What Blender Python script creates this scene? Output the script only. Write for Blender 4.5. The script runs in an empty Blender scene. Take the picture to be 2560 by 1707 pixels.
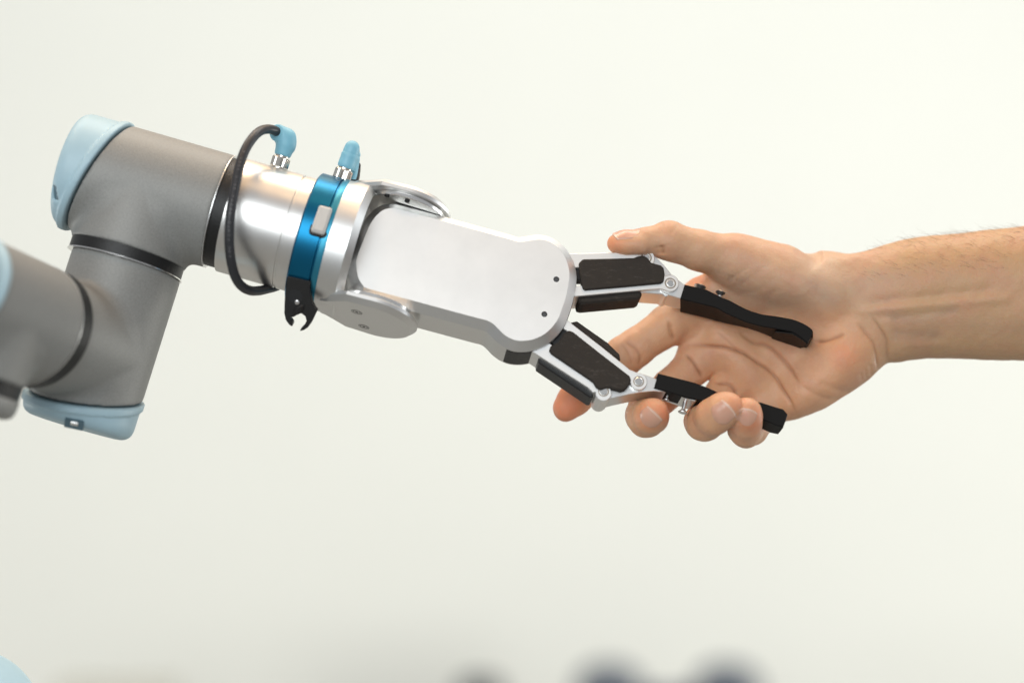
import bpy, bmesh, math, random
import numpy as np
from mathutils import Vector, Matrix, noise as mnoise

# ------------------------------------------------------------------ camera, world, light
K = 0.00087            # script millimetres -> metres (real size)
D = 1200.0             # camera distance in script mm
sc = bpy.context.scene
random.seed(7); np.random.seed(7)
cam_d = bpy.data.cameras.new("camera")
cam = bpy.data.objects.new("camera", cam_d); sc.collection.objects.link(cam)
cam.location = (0, -D*K, 0); cam.rotation_euler = (math.radians(90), 0, 0)
cam_d.sensor_width = 36; cam_d.lens = 36*D/640.0
cam_d.clip_start = 0.02; cam_d.clip_end = 60
cam_d.dof.use_dof = True; cam_d.dof.focus_distance = D*K; cam_d.dof.aperture_fstop = 2.3
sc.camera = cam
sc.view_settings.view_transform = 'Standard'; sc.view_settings.look = 'None'
sc.view_settings.exposure = 0.0; sc.view_settings.gamma = 1.0
sc.cycles.use_denoising = True
world = bpy.data.worlds.new("World"); sc.world = world; world.use_nodes = True
bgn = world.node_tree.nodes["Background"]
bgn.inputs[0].default_value = (0.93, 0.96, 1.0, 1); bgn.inputs[1].default_value = 0.37

def area(name, loc, target, sx, sy, power, col):
    l = bpy.data.lights.new(name, 'AREA'); l.shape = 'RECTANGLE'; l.size = sx; l.size_y = sy
    l.energy = power; l.color = col
    o = bpy.data.objects.new(name, l); sc.collection.objects.link(o)
    o.location = loc
    o.rotation_euler = (Vector(target)-Vector(loc)).to_track_quat('-Z', 'Y').to_euler()
    return o
area("window_light", (-0.75, -3.0, 0.85), (0, 0, 0), 2.4, 1.7, 60, (0.93, 0.98, 1.0))
area("window_light", (2.8, 0.35, 0.5), (0.1, 0, 0), 1.2, 1.5, 10, (0.93, 0.98, 1.0))
for x, y, pw in [(-0.9, 0.35, 2.8), (-0.1, 0.15, 3.2), (0.8, 0.3, 0.7), (-0.6, -0.5, 2.6), (0.4, -0.5, 2.8), (-0.6, 1.1, 1.6)]:
    area("ceiling_lamp", (x, y, 1.45), (x*0.8, y*0.8, 0), 0.42, 0.16, pw, (1.0, 0.62, 0.30))
area("ceiling_lamp", (0.3, 1.25, 1.6), (0, 0, 0.05), 1.0, 0.6, 4.2, (1.0, 0.62, 0.30))
area("wall_fill", (0.5, 1.0, 2.6), (0.4, 5.4, -1.3), 4.5, 1.4, 160, (0.995, 0.995, 0.945))  # added fill lights, out of view, to brighten the wall evenly
area("wall_fill", (4.6, 1.9, -0.7), (-0.6, 5.4, -0.9), 1.2, 1.4, 98, (0.995, 0.995, 0.945))
area("wall_fill", (-4.6, 1.9, -0.9), (1.2, 5.4, -1.0), 1.2, 1.4, 62, (0.995, 0.995, 0.945))

# ------------------------------------------------------------------ helpers
def P(px, py, Y=0.0):
    k = (D+Y)/D
    return np.array([(px-1280)/4.0*k, Y, (853.5-py)/4.0*k])
def V(*a): return np.array(a, float)
def nrm(v): v = np.asarray(v, float); return v/np.linalg.norm(v)
def Q(disp):                                   # displayed pixel -> source pixel
    return (disp[0]*1.0884, disp[1]*1.0884)

class Lin:                                      # linear node helper
    pass
def link_obj(o): sc.collection.objects.link(o); return o
def empty(name, loc_mm, label, cat, group=None):
    o = link_obj(bpy.data.objects.new(name, None)); o.empty_display_size = 0.02
    o.location = Vector(np.asarray(loc_mm)*K)
    o['label'] = label; o['category'] = cat
    if group: o['group'] = group
    return o
def set_parent(o, parent):
    o.parent = parent
    if parent.type == 'EMPTY':
        o.matrix_parent_inverse = Matrix.Translation(-parent.location)
def mesh_obj(name, verts, faces, mat, parent=None, smooth=35, label=None):
    me = bpy.data.meshes.new(name)
    me.from_pydata((np.asarray(verts, float)*K).tolist(), [], [list(map(int, f)) for f in faces])
    bm = bmesh.new(); bm.from_mesh(me); bmesh.ops.recalc_face_normals(bm, faces=bm.faces); bm.to_mesh(me); bm.free()
    if smooth is not None:
        me.polygons.foreach_set('use_smooth', [True]*len(me.polygons))
        if smooth < 180: me.set_sharp_from_angle(angle=math.radians(smooth))
    me.materials.append(mat)
    o = link_obj(bpy.data.objects.new(name, me))
    if parent: set_parent(o, parent)
    if label: o['label'] = label
    return o
class Geo:
    def __init__(s): s.v = []; s.f = []
    def add(s, v, f):
        n = len(s.v); s.v += [np.asarray(p, float) for p in v]; s.f += [[i+n for i in q] for q in f]; return s
    def obj(s, name, mat, parent=None, smooth=35, label=None): return mesh_obj(name, s.v, s.f, mat, parent, smooth, label)
def basis(axis):
    a = nrm(axis); r = V(0, 0, 1) if abs(a[2]) < 0.9 else V(1, 0, 0)
    u = nrm(np.cross(r, a)); return a, u, np.cross(a, u)
def lathe(prof, base, axis, n=64):
    a, u, w = basis(axis); base = np.asarray(base, float)
    vs, fs = [], []
    for h, r in prof:
        for i in range(n):
            t = 2*math.pi*i/n
            vs.append(base+a*h+(u*math.cos(t)+w*math.sin(t))*r)
    m = len(prof)
    for k in range(m-1):
        for i in range(n):
            j = (i+1) % n; fs.append([k*n+i, k*n+j, (k+1)*n+j, (k+1)*n+i])
    fs.append(list(range(n))[::-1]); fs.append([(m-1)*n+i for i in range(n)])
    return vs, fs
def ring(prof, base, axis, n=96):               # closed profile (annulus)
    vs, fs = lathe(prof, base, axis, n); fs = fs[:-2]; m = len(prof)
    for i in range(n):
        j = (i+1) % n; fs.append([(m-1)*n+i, (m-1)*n+j, j, i])
    return vs, fs
def area2(p):
    x, y = p[:, 0], p[:, 1]; return 0.5*np.sum(x*np.roll(y, -1)-np.roll(x, -1)*y)
def inset(p, c):                                # ccw polygon, positive = inwards
    a = np.roll(p, 1, 0); b = np.roll(p, -1, 0)
    e1 = p-a; e2 = b-p
    e1 /= np.linalg.norm(e1, axis=1)[:, None]+1e-9; e2 /= np.linalg.norm(e2, axis=1)[:, None]+1e-9
    n1 = np.stack([-e1[:, 1], e1[:, 0]], 1); n2 = np.stack([-e2[:, 1], e2[:, 0]], 1)
    m = n1+n2; m /= np.linalg.norm(m, axis=1)[:, None]+1e-9
    dot = np.clip(np.sum(m*n1, 1), 0.45, 1)
    return p+m*(c/dot)[:, None]
def rnd(pts, r=2.0, n=5):                       # round the corners of a polygon
    p = np.asarray(pts, float); N = len(p); out = []
    R = r if hasattr(r, '__len__') else [r]*N
    for i in range(N):
        a, b, c = p[i-1], p[i], p[(i+1) % N]
        u, w = a-b, c-b; lu, lw = np.linalg.norm(u), np.linalg.norm(w); u, w = u/lu, w/lw
        ang = math.acos(max(-1, min(1, float(u@w))))
        if ang > math.radians(176) or R[i] <= 0.01: out.append(b); continue
        d_ = min(R[i]/math.tan(ang/2), 0.46*lu, 0.46*lw)
        p0, p1 = b+u*d_, b+w*d_
        for k in range(n+1):
            t = k/n; out.append((1-t)**2*p0+2*t*(1-t)*b+t*t*p1)
    return np.array(out)
def smooth_closed(pts, n=6):                    # closed Catmull-Rom
    p = np.asarray(pts, float); N = len(p); out = []
    for i in range(N):
        p0, p1, p2, p3 = p[i-1], p[i], p[(i+1) % N], p[(i+2) % N]
        for k in range(n):
            t = k/n
            out.append(0.5*((2*p1)+(p2-p0)*t+(2*p0-5*p1+4*p2-p3)*t*t+(3*p1-p0-3*p2+p3)*t**3))
    return np.array(out)
def spline(pts, n=12):
    p = np.asarray(pts, float); p = np.vstack([2*p[0]-p[1], p, 2*p[-1]-p[-2]]); out = []
    for i in range(1, len(p)-2):
        p0, p1, p2, p3 = p[i-1], p[i], p[i+1], p[i+2]
        for k in range(n):
            t = k/n
            out.append(0.5*((2*p1)+(p2-p0)*t+(2*p0-5*p1+4*p2-p3)*t*t+(3*p1-p0-3*p2+p3)*t**3))
    out.append(p[-2]); return np.array(out)
class Frame:
    def __init__(s, o, u, v, n=None):
        s.o = np.asarray(o, float); s.u = nrm(u); s.v = nrm(v); s.n = nrm(np.cross(s.u, s.v)) if n is None else nrm(n)
    def at(s, a, b, c): return s.o+s.u*a+s.v*b+s.n*c
    def pix(s, px, py, c=0.0):                  # where the sight line of a photo pixel meets the plane n = c
        C = V(0, -D, 0); d_ = P(px, py, 0)-C
        t = ((s.o+s.n*c-C)@s.n)/(d_@s.n); w = C+d_*t-s.o
        return np.array([w@s.u, w@s.v])
def extrude(fr, pts, c0, c1, ch0=0.0, ch1=0.0, hole=None):
    p = np.asarray(pts, float)
    if area2(p) < 0: p = p[::-1]
    rings = []
    if ch0 > 0: rings.append((inset(p, ch0), c0)); rings.append((p, c0+ch0))
    else: rings.append((p, c0))
    if ch1 > 0: rings.append((p, c1-ch1)); rings.append((inset(p, ch1), c1))
    else: rings.append((p, c1))
    N = len(p); vs = [fr.at(q[0], q[1], c) for r_, c in rings for q in r_]; fs = []
    for k in range(len(rings)-1):
        for i in range(N):
            j = (i+1) % N; fs.append([k*N+i, k*N+j, (k+1)*N+j, (k+1)*N+i])
    fs.append(list(range(N))[::-1]); fs.append([(len(rings)-1)*N+i for i in range(N)])
    return vs, fs
def loft(fr, front, back, c1, c0):            # two outlines with the same number of points
    N = len(front); vs = [fr.at(q[0], q[1], c0) for q in back]+[fr.at(q[0], q[1], c1) for q in front]
    fs = [[i, (i+1) % N, N+(i+1) % N, N+i] for i in range(N)]+[list(range(N))[::-1], [N+i for i in range(N)]]
    return vs, fs
def tube(path, rad, n=16):
    p = np.asarray(path, float); m = len(p); R = rad if hasattr(rad, '__len__') else [rad]*m
    t = np.gradient(p, axis=0); t /= np.linalg.norm(t, axis=1)[:, None]
    _, u, _ = basis(t[0]); vs, fs = [], []
    for i in range(m):
        u = nrm(u-t[i]*(u@t[i])); w = np.cross(t[i], u)
        for k in range(n):
            a = 2*math.pi*k/n; vs.append(p[i]+(u*math.cos(a)+w*math.sin(a))*R[i])
    for i in range(m-1):
        for k in range(n):
            j = (k+1) % n; fs.append([i*n+k, i*n+j, (i+1)*n+j, (i+1)*n+k])
    fs.append(list(range(n))[::-1]); fs.append([(m-1)*n+k for k in range(n)])
    return vs, fs

# ---- signed distance modelling: one closed surface from blended solids
def rc(a, b, ra, rb):
    a = np.asarray(a, float); b = np.asarray(b, float); ba = b-a; L = ba@ba+1e-9
    def f(x, y, z):
        t = np.clip(((x-a[0])*ba[0]+(y-a[1])*ba[1]+(z-a[2])*ba[2])/L, 0, 1)
        return np.sqrt((x-a[0]-t*ba[0])**2+(y-a[1]-t*ba[1])**2+(z-a[2]-t*ba[2])**2)-(ra+(rb-ra)*t)
    r = max(ra, rb); return f, np.minimum(a, b)-r, np.maximum(a, b)+r
def ell(c, u, v, r):
    c = np.asarray(c, float); u = nrm(u); v = nrm(np.asarray(v, float)-u*(np.asarray(v, float)@u)); w = np.cross(u, v)
    def f(x, y, z):
        dx, dy, dz = x-c[0], y-c[1], z-c[2]
        a = dx*u[0]+dy*u[1]+dz*u[2]; b = dx*v[0]+dy*v[1]+dz*v[2]; e = dx*w[0]+dy*w[1]+dz*w[2]
        k0 = np.sqrt((a/r[0])**2+(b/r[1])**2+(e/r[2])**2)+1e-6
        k1 = np.sqrt((a/r[0]**2)**2+(b/r[1]**2)**2+(e/r[2]**2)**2)+1e-6
        return k0*(k0-1)/k1
    m = max(r); return f, c-m, c+m
def smin(a, b, k):
    if np.ndim(k) == 0 and k <= 0: return np.minimum(a, b)
    h = np.maximum(k-np.abs(a-b), 0)/k; return np.minimum(a, b)-h*h*k*0.25
def smax(a, b, k): return -smin(-a, -b, k)
class Field:
    def __init__(s, lo, hi, h):
        s.lo = np.asarray(lo, float); s.h = h; s.n = np.ceil((np.asarray(hi)-s.lo)/h).astype(int)+1
        ax = [s.lo[i]+h*np.arange(s.n[i]) for i in range(3)]
        s.ax = [a.astype(np.float32) for a in ax]
    def new(s): return np.full(s.n, 60.0, np.float32)
    def put(s, F, prim, k):
        f, lo, hi = prim; m = k+5*s.h+3
        i0 = np.clip(np.floor((lo-m-s.lo)/s.h).astype(int), 0, s.n); i1 = np.clip(np.ceil((hi+m-s.lo)/s.h).astype(int)+1, 0, s.n)
        if np.any(i1 <= i0): return
        sl = tuple(slice(a, b) for a, b in zip(i0, i1))
        d_ = f(s.ax[0][sl[0]][:, None, None], s.ax[1][sl[1]][None, :, None], s.ax[2][sl[2]][None, None, :])
        F[sl] = smin(F[sl], d_.astype(np.float32), k)
    def full(s, f): return f(s.ax[0][:, None, None], s.ax[1][None, :, None], s.ax[2][None, None, :])
    def nets(s, F, it=2):
        ins = F < 0
        c = np.zeros(tuple(s.n-1), np.int8)
        for o in np.ndindex(2, 2, 2):
            c += ins[o[0]:s.n[0]-1+o[0], o[1]:s.n[1]-1+o[1], o[2]:s.n[2]-1+o[2]]
        act = (c > 0) & (c < 8); idx = np.argwhere(act)
        ID = np.full(act.shape, -1, np.int64); ID[act] = np.arange(len(idx))
        cor = {o: F[idx[:, 0]+o[0], idx[:, 1]+o[1], idx[:, 2]+o[2]] for o in np.ndindex(2, 2, 2)}
        acc = np.zeros((len(idx), 3)); cnt = np.zeros(len(idx))
        for o in np.ndindex(2, 2, 2):
            for ax in range(3):
                if o[ax]: continue
                q = list(o); q[ax] = 1; q = tuple(q)
                a, b = cor[o], cor[q]; m = (a < 0) != (b < 0)
                t = np.where(m, a/np.where(m, a-b, 1), 0)
                pt = np.zeros((len(idx), 3)); pt[:] = o; pt[:, ax] += t
                acc[m] += pt[m]; cnt[m] += 1
        Vv = idx+acc/cnt[:, None]
        quads = []
        for ax in range(3):
            a = ins.take(range(s.n[ax]-1), ax); b = ins.take(range(1, s.n[ax]), ax)
            ch = a != b; u, w = (ax+1) % 3, (ax+2) % 3
            e = np.argwhere(ch); e = e[(e[:, u] > 0) & (e[:, w] > 0) & (e[:, u] < s.n[u]-1) & (e[:, w] < s.n[w]-1)]
            fl = a[tuple(e.T)]
            def cell(du, dw):
                q = e.copy(); q[:, u] += du; q[:, w] += dw; return ID[tuple(q.T)]
            qd = np.stack([cell(-1, -1), cell(0, -1), cell(0, 0), cell(-1, 0)], 1)
            qd[~fl] = qd[~fl][:, ::-1]; quads.append(qd)
        q = np.vstack(quads); q = q[(q >= 0).all(1)]
        Vv = Vv*s.h+s.lo
        for _ in range(it):                     # light smoothing
            A = np.zeros_like(Vv); n = np.zeros(len(Vv))
            for k in range(4):
                i, j = q[:, k], q[:, (k+1) % 4]
                for c_ in range(3):
                    A[:, c_] += np.bincount(i, Vv[j, c_], len(Vv))+np.bincount(j, Vv[i, c_], len(Vv))
                n += np.bincount(i, minlength=len(Vv))+np.bincount(j, minlength=len(Vv))
            Vv = 0.5*Vv+0.5*A/n[:, None]
        return Vv, q
def vnormals(Vv, q):
    fn = np.cross(Vv[q[:, 2]]-Vv[q[:, 0]], Vv[q[:, 3]]-Vv[q[:, 1]]); N = np.zeros_like(Vv)
    for k in range(4):
        for c in range(3): N[:, c] += np.bincount(q[:, k], fn[:, c], len(Vv))
    return N/(np.linalg.norm(N, axis=1)[:, None]+1e-12)
def big_mesh(name, Vv, q, mat, parent=None):
    me = bpy.data.meshes.new(name); n = len(q)
    me.vertices.add(len(Vv)); me.vertices.foreach_set('co', (Vv*K).astype(np.float32).ravel())
    me.loops.add(n*4); me.loops.foreach_set('vertex_index', q.astype(np.int32).ravel())
    me.polygons.add(n); me.polygons.foreach_set('loop_start', np.arange(0, n*4, 4, dtype=np.int32))
    me.update(calc_edges=True); me.polygons.foreach_set('use_smooth', np.ones(n, bool)); me.validate()
    me.materials.append(mat); o = link_obj(bpy.data.objects.new(name, me))
    if parent: set_parent(o, parent)
    return o

# ------------------------------------------------------------------ materials
def mat(name, col, rough=0.5, metal=0.0, spec=0.5, bump=None, vary=None, coat=0.0, sss=None, aniso=0.0):
    """bump=(scale, strength, distance, stretch xyz), vary=(scale, amount): grain and wear only"""
    m = bpy.data.materials.new(name); m.use_nodes = True; nt = m.node_tree; b = nt.nodes['Principled BSDF']
    b.inputs['Base Color'].default_value = (*col, 1); b.inputs['Roughness'].default_value = rough
    b.inputs['Metallic'].default_value = metal; b.inputs['Specular IOR Level'].default_value = spec
    b.inputs['Coat Weight'].default_value = coat; b.inputs['Anisotropic'].default_value = aniso
    tc = nt.nodes.new('ShaderNodeTexCoord')
    if bump:
        mp = nt.nodes.new('ShaderNodeMapping'); mp.inputs['Scale'].default_value = bump[3]
        if len(bump) > 4: mp.inputs['Rotation'].default_value = bump[4]
        n = nt.nodes.new('ShaderNodeTexNoise'); n.inputs['Scale'].default_value = bump[0]; n.inputs['Detail'].default_value = 4
        bp = nt.nodes.new('ShaderNodeBump'); bp.inputs['Strength'].default_value = bump[1]; bp.inputs['Distance'].default_value = bump[2]
        nt.links.new(tc.outputs['Object'], mp.inputs[0]); nt.links.new(mp.outputs[0], n.inputs['Vector'])
        nt.links.new(n.outputs['Fac'], bp.inputs['Height']); nt.links.new(bp.outputs[0], b.inputs['Normal'])
    if vary:
        n = nt.nodes.new('ShaderNodeTexNoise'); n.inputs['Scale'].default_value = vary[0]; n.inputs['Detail'].default_value = 6
        n.inputs['Roughness'].default_value = 0.65
        nt.links.new(tc.outputs['Object'], n.inputs['Vector'])
        mr = nt.nodes.new('ShaderNodeMapRange'); mr.inputs[1].default_value = 0.3; mr.inputs[2].default_value = 0.7
        mr.inputs[3].default_value = 1-vary[1]; mr.inputs[4].default_value = 1+vary[1]
        mx = nt.nodes.new('ShaderNodeVectorMath'); mx.operation = 'SCALE'; mx.inputs[0].default_value = col
        nt.links.new(n.outputs['Fac'], mr.inputs[0]); nt.links.new(mr.outputs[0], mx.inputs['Scale'])
        nt.links.new(mx.outputs[0], b.inputs['Base Color'])
        mr2 = nt.nodes.new('ShaderNodeMapRange'); mr2.inputs[1].default_value = 0.3; mr2.inputs[2].default_value = 0.7
        mr2.inputs[3].default_value = rough*(1-vary[1]*0.5); mr2.inputs[4].default_value = rough*(1+vary[1]*0.5)
        nt.links.new(n.outputs['Fac'], mr2.inputs[0]); nt.links.new(mr2.outputs[0], b.inputs['Roughness'])
    return m
TH = math.radians(16)
ROTB = (0, TH, 0)
M = {}
M['wall'] = mat('painted_wall', (0.80, 0.80, 0.75), 0.9, bump=(6, .15, .01, (1, 1, 1)), vary=(0.7, .015))
M['floor'] = mat('floor_covering', (0.26, 0.255, 0.24), 0.8, vary=(3, .06))
M['arm'] = mat('grey_anodised_casting', (0.276, 0.277, 0.265), 0.54, 0.18, bump=(1500, .22, .0004, (1, 1, 1)), vary=(1100, .14))
M['cap'] = mat('light_blue_plastic', (0.41, 0.58, 0.66), 0.45, 0.0, 0.5, vary=(200, .02))
M['band'] = mat('black_joint_band', (0.010, 0.010, 0.010), 0.42, 0.0, 0.45, bump=(1400, .5, .0004, (1, 1, 1)))
M['steel'] = mat('turned_aluminium', (0.82, 0.81, 0.79), 0.33, 1.0, bump=(350, .05, .0003, (0.02, 1, 1), ROTB), vary=(60, .02))
M['alu'] = mat('brushed_aluminium', (0.88, 0.88, 0.865), 0.43, 1.0, bump=(1600, .05, .0002, (0.25, 1, 1), ROTB), vary=(45, .03))
M['alu_soft'] = mat('bead_blasted_aluminium', (0.80, 0.80, 0.79), 0.38, 1.0, vary=(1200, .02))
M['alu_bright'] = mat('machined_aluminium', (0.90, 0.89, 0.87), 0.20, 1.0, vary=(150, .03))
M['blue'] = mat('blue_anodised_aluminium', (0.010, 0.155, 0.30), 0.32, 0.9, bump=(700, .05, .0003, (1, 1, 1)))
M['blue_lip'] = mat('pale_blue_anodised_edge', (0.045, 0.27, 0.40), 0.38, 0.8)
M['button'] = mat('pale_grey_button', (0.62, 0.60, 0.57), 0.45)
M['black'] = mat('black_plastic', (0.007, 0.007, 0.007), 0.45, bump=(900, .18, .0004, (1, 1, 1)), vary=(300, .15))
M['clip'] = mat('black_moulded_clip', (0.012, 0.0115, 0.0115), 0.42, bump=(1200, .25, .0004, (1, 1, 1)))
M['print'] = mat('printed_black_plastic', (0.008, 0.008, 0.008), 0.55, 0.0, 0.16, bump=(800, .25, .0004, (0.2, 1, 1), ROTB))
M['rubber'] = mat('worn_brown_black_rubber', (0.029, 0.0235, 0.019), 0.75, 0.0, 0.35, bump=(900, .35, .0005, (1, 1, 1)), vary=(260, .22))
M['hole'] = mat('dark_recess', (0.012, 0.012, 0.013), 0.6)  # near-black standing in for the shade inside holes and recesses
M['cable'] = mat('dark_grey_cable', (0.026, 0.027, 0.031), 0.40, bump=(900, .08, .0003, (1, 1, 1)))
M['printing'] = mat('cable_printing', (0.17, 0.165, 0.17), 0.6)
M['boot'] = mat('sky_blue_rubber_boot', (0.23, 0.53, 0.67), 0.45, bump=(1200, .12, .0003, (1, 1, 1)))
M['nut'] = mat('nickel_plated_nut', (0.83, 0.78, 0.70), 0.16, 1.0)
M['screw'] = mat('steel_screw', (0.72, 0.71, 0.70), 0.34, 1.0)
M['bronze'] = mat('bronze_bushing', (0.36, 0.30, 0.24), 0.4, 0.8)
M['navy'] = mat('navy_upholstery', (0.006, 0.016, 0.06), 0.8)
M['darkgrey'] = mat('dark_grey_plastic', (0.06, 0.065, 0.072), 0.6)
M['slate'] = mat('slate_plastic', (0.09, 0.105, 0.135), 0.6)
M['beige'] = mat('beige_board', (0.56, 0.54, 0.47), 0.8)
def scuffed(m):                                 # chalky scuffs along the pads
    nt = m.node_tree; b = nt.nodes['Principled BSDF']; src = b.inputs['Base Color'].links[0].from_socket
    tc = nt.nodes.new('ShaderNodeTexCoord'); mp = nt.nodes.new('ShaderNodeMapping'); mp.inputs['Scale'].default_value = (.35, 1, 1); mp.inputs['Rotation'].default_value = (0, .1, 0)
    n = nt.nodes.new('ShaderNodeTexNoise'); n.inputs['Scale'].default_value = 480; n.inputs['Detail'].default_value = 8; n.inputs['Roughness'].default_value = .75
    mr = nt.nodes.new('ShaderNodeMapRange'); mr.inputs[1].default_value = .54; mr.inputs[2].default_value = .78; mr.inputs[4].default_value = .33
    x = nt.nodes.new('ShaderNodeMix'); x.data_type = 'RGBA'; x.inputs[7].default_value = (.17, .15, .13, 1)
    nt.links.new(tc.outputs['Object'], mp.inputs[0]); nt.links.new(mp.outputs[0], n.inputs['Vector']); nt.links.new(n.outputs['Fac'], mr.inputs[0])
    nt.links.new(mr.outputs[0], x.inputs[0]); nt.links.new(src, x.inputs[6]); nt.links.new(x.outputs[2], b.inputs['Base Color'])
scuffed(M['rubber'])
M['hair'] = mat('brown_hair', (0.17, 0.11, 0.07), 0.5)

# ------------------------------------------------------------------ setting
g = Geo(); YW = 6200.0
g.add([V(-6000, YW, -1600), V(7000, YW, -1600), V(7000, YW, 3600), V(-6000, YW, 3600),
       V(-6000, YW+120, -1600), V(7000, YW+120, -1600), V(7000, YW+120, 3600), V(-6000, YW+120, 3600)],
      [[0, 1, 2, 3], [4, 5, 6, 7], [0, 1, 5, 4], [2, 3, 7, 6], [1, 2, 6, 5], [0, 3, 7, 4]])
wall = g.obj('wall', M['wall'], None, None); wall['kind'] = 'structure'; wall['label'] = 'plain off-white wall behind the robot and the hand'
g = Geo(); g.add([V(-6000, -3500, -1560), V(7000, -3500, -1560), V(7000, YW-2, -1560), V(-6000, YW-2, -1560)], [[0, 1, 2, 3]])
fl = g.obj('floor', M['floor'], None, None); fl['kind'] = 'structure'

def rbox(fr, a, b, c0, c1, r=8, ch=3):
    p = rnd([(a[0], b[0]), (a[1], b[0]), (a[1], b[1]), (a[0], b[1])], r); return extrude(fr, p, c0, c1, ch, ch)

# ------------------------------------------------------------------ robot frame
dd = V(math.cos(TH), 0, -math.sin(TH)); eu = V(math.sin(TH), 0, math.cos(TH)); toc = V(0, -1, 0)
O = np.array([-182.2, 0.0, 81.0])
RO = math.radians(19.5)
fv = math.cos(RO)*toc+math.sin(RO)*eu; gv = math.cos(RO)*eu-math.sin(RO)*toc
A = Frame(O, dd, eu, toc)                       # arm frame: s along the wrist, e up, f to the camera
G = Frame(O, dd, gv, fv)                        # gripper frame (rolled about the wrist axis)

# ------------------------------------------------------------------ robot arm
arm = empty('robot', A.at(-47, -98, 0), 'grey jointed robot arm with light blue caps, reaching in from the left', 'robot arm')
R = 36.2
def joint_housing(name, C, ax, br, L0, L1, slope, nb, Rr=R, cap_th=None, capname='joint_cap', branch=(41.4, 0), seg_lab=None, h=0.9, kf=6, slot=None):
    """T-shaped casting: main tube along ax from -L0 (slanted, capped) to +L1, neck along br up to nb; cap to cap_th"""
    ax = nrm(ax); br = nrm(br-ax*(br@ax)); nn = np.cross(ax, br); C = np.asarray(C, float)
    corners = [C+ax*a+br*b+nn*c for a in (-cap_th-4, L1+3) for b in (-Rr-4, nb+3) for c in (-Rr-4, Rr+4)]
    lo, hi = np.min(corners, 0), np.max(corners, 0)
    F = Field(lo-3, hi+3, h)
    def loc(x, y, z):
        dx, dy, dz = x-C[0], y-C[1], z-C[2]
        return (dx*ax[0]+dy*ax[1]+dz*ax[2], dx*br[0]+dy*br[1]+dz*br[2], dx*nn[0]+dy*nn[1]+dz*nn[2])
    a, b, c = F.full(loc)
    t1 = np.sqrt(b*b+c*c)-Rr
    gr = np.clip(b/(nb*.95), 0, 1); gr = gr*gr*(3-2*gr)
    t2 = np.sqrt(a*a+c*c+np.minimum(b, 0)**2)-(Rr-.25+.25*gr)
    rim = -(a+L0+slope*b)/math.sqrt(1+slope*slope)      # >0 beyond the slanted rim
    kb = np.clip((b-1)/16, 0, 1); ka = np.clip((np.abs(a)-2)/20, 0, 1); body = smin(t1, t2, 0.3+kf*kb*kb*(3-2*kb)*ka*ka*(3-2*ka)); body = np.maximum(np.maximum(body, a-L1), np.maximum(b-nb, rim+1.2))
    Vv, q = F.nets(body, 8); hs = big_mesh(name, Vv, q, M['arm'], arm)
    slot_part = None
    t1c = np.sqrt(b*b+c*c)-(Rr+0.4)
    cap = smax(t1c, -a-cap_th, 9); lip = np.maximum(np.sqrt(b*b+c*c)-(Rr+1.9), np.abs(rim-2.3)-2.3)
    cap = smin(np.maximum(cap, -rim), smax(lip, -rim-0.0, 0.5), 0.8)
    if slot is not None:                        # small latch recess in the cap's edge
        W, su, sv, sn, hu, hv, hn = slot
        pr = [F.full(lambda x, y, z, e=e: (x-W[0])*e[0]+(y-W[1])*e[1]+(z-W[2])*e[2]) for e in (su, sv, sn)]
        cut = np.maximum(np.maximum(np.abs(pr[0])-hu, np.abs(pr[1])-hv), np.abs(pr[2])-hn); cap = np.maximum(cap, -cut)
    Vv, q = F.nets(cap, 1); cp = big_mesh(capname, Vv, q, M['cap'], arm)
    if slot is not None:
        fr_ = Frame(W-sn*(hn-.2), su, sv, sn); M.setdefault('slotdark', mat('shaded_blue_plastic', (0.10, 0.17, 0.21), 0.5))  # recess shade put into a darker copy of the cap blue
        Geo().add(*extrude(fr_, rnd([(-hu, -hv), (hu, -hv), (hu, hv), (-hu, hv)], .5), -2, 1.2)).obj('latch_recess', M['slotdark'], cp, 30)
        if hv > 3: Geo().add(*extrude(fr_, rnd([(-hu*.35, -hv*.1), (hu*.45, -hv*.1), (hu*.45, hv*.75), (-hu*.35, hv*.75)], .6), .9, 2.2, 0, .4)).obj('latch', M['alu_soft'], cp, 30)
    return hs, cp
def slot_at(c, rad, end, along, r0, hu, hv):    # on the rounded edge (9 mm) of a cap
    n = nrm(end*.62+rad*.78); W = c+rad*r0+n*9; u = nrm(along-n*(along@n)); return (W, u, np.cross(n, u), n, hu, hv, 2.6)
# wrist 3 (carries the gripper)
tau = math.radians(8); eu2 = eu*math.cos(tau)-toc*math.sin(tau)
w3, c3 = joint_housing('wrist_housing', A.at(-47, 0, 0), dd, -eu2, 78.3-47, 47, 0.2875, 41.4, cap_th=99-47, slot=slot_at(O-dd*90, nrm(toc*.86-eu*.51), -dd, eu, 27.6, 4.4, 2.2))
# wrist 2
BR = 36.8
alpha = math.radians(65)

JB = A.at(-45.8, 0, 0)-eu2*105.5
vv = nrm(-dd*math.cos(alpha)+(toc*math.cos(tau)+eu*math.sin(tau))*math.sin(alpha))
w2, c2 = joint_housing('elbow_housing', JB, eu2, vv, 28.5, 56.8, 0.2875, 61, cap_th=48, Rr=R-1.8, slot=slot_at(JB-eu2*39, nrm(toc*.98+dd*.16), -eu2, dd, 25.8, 5.6, 3.4))
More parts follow.
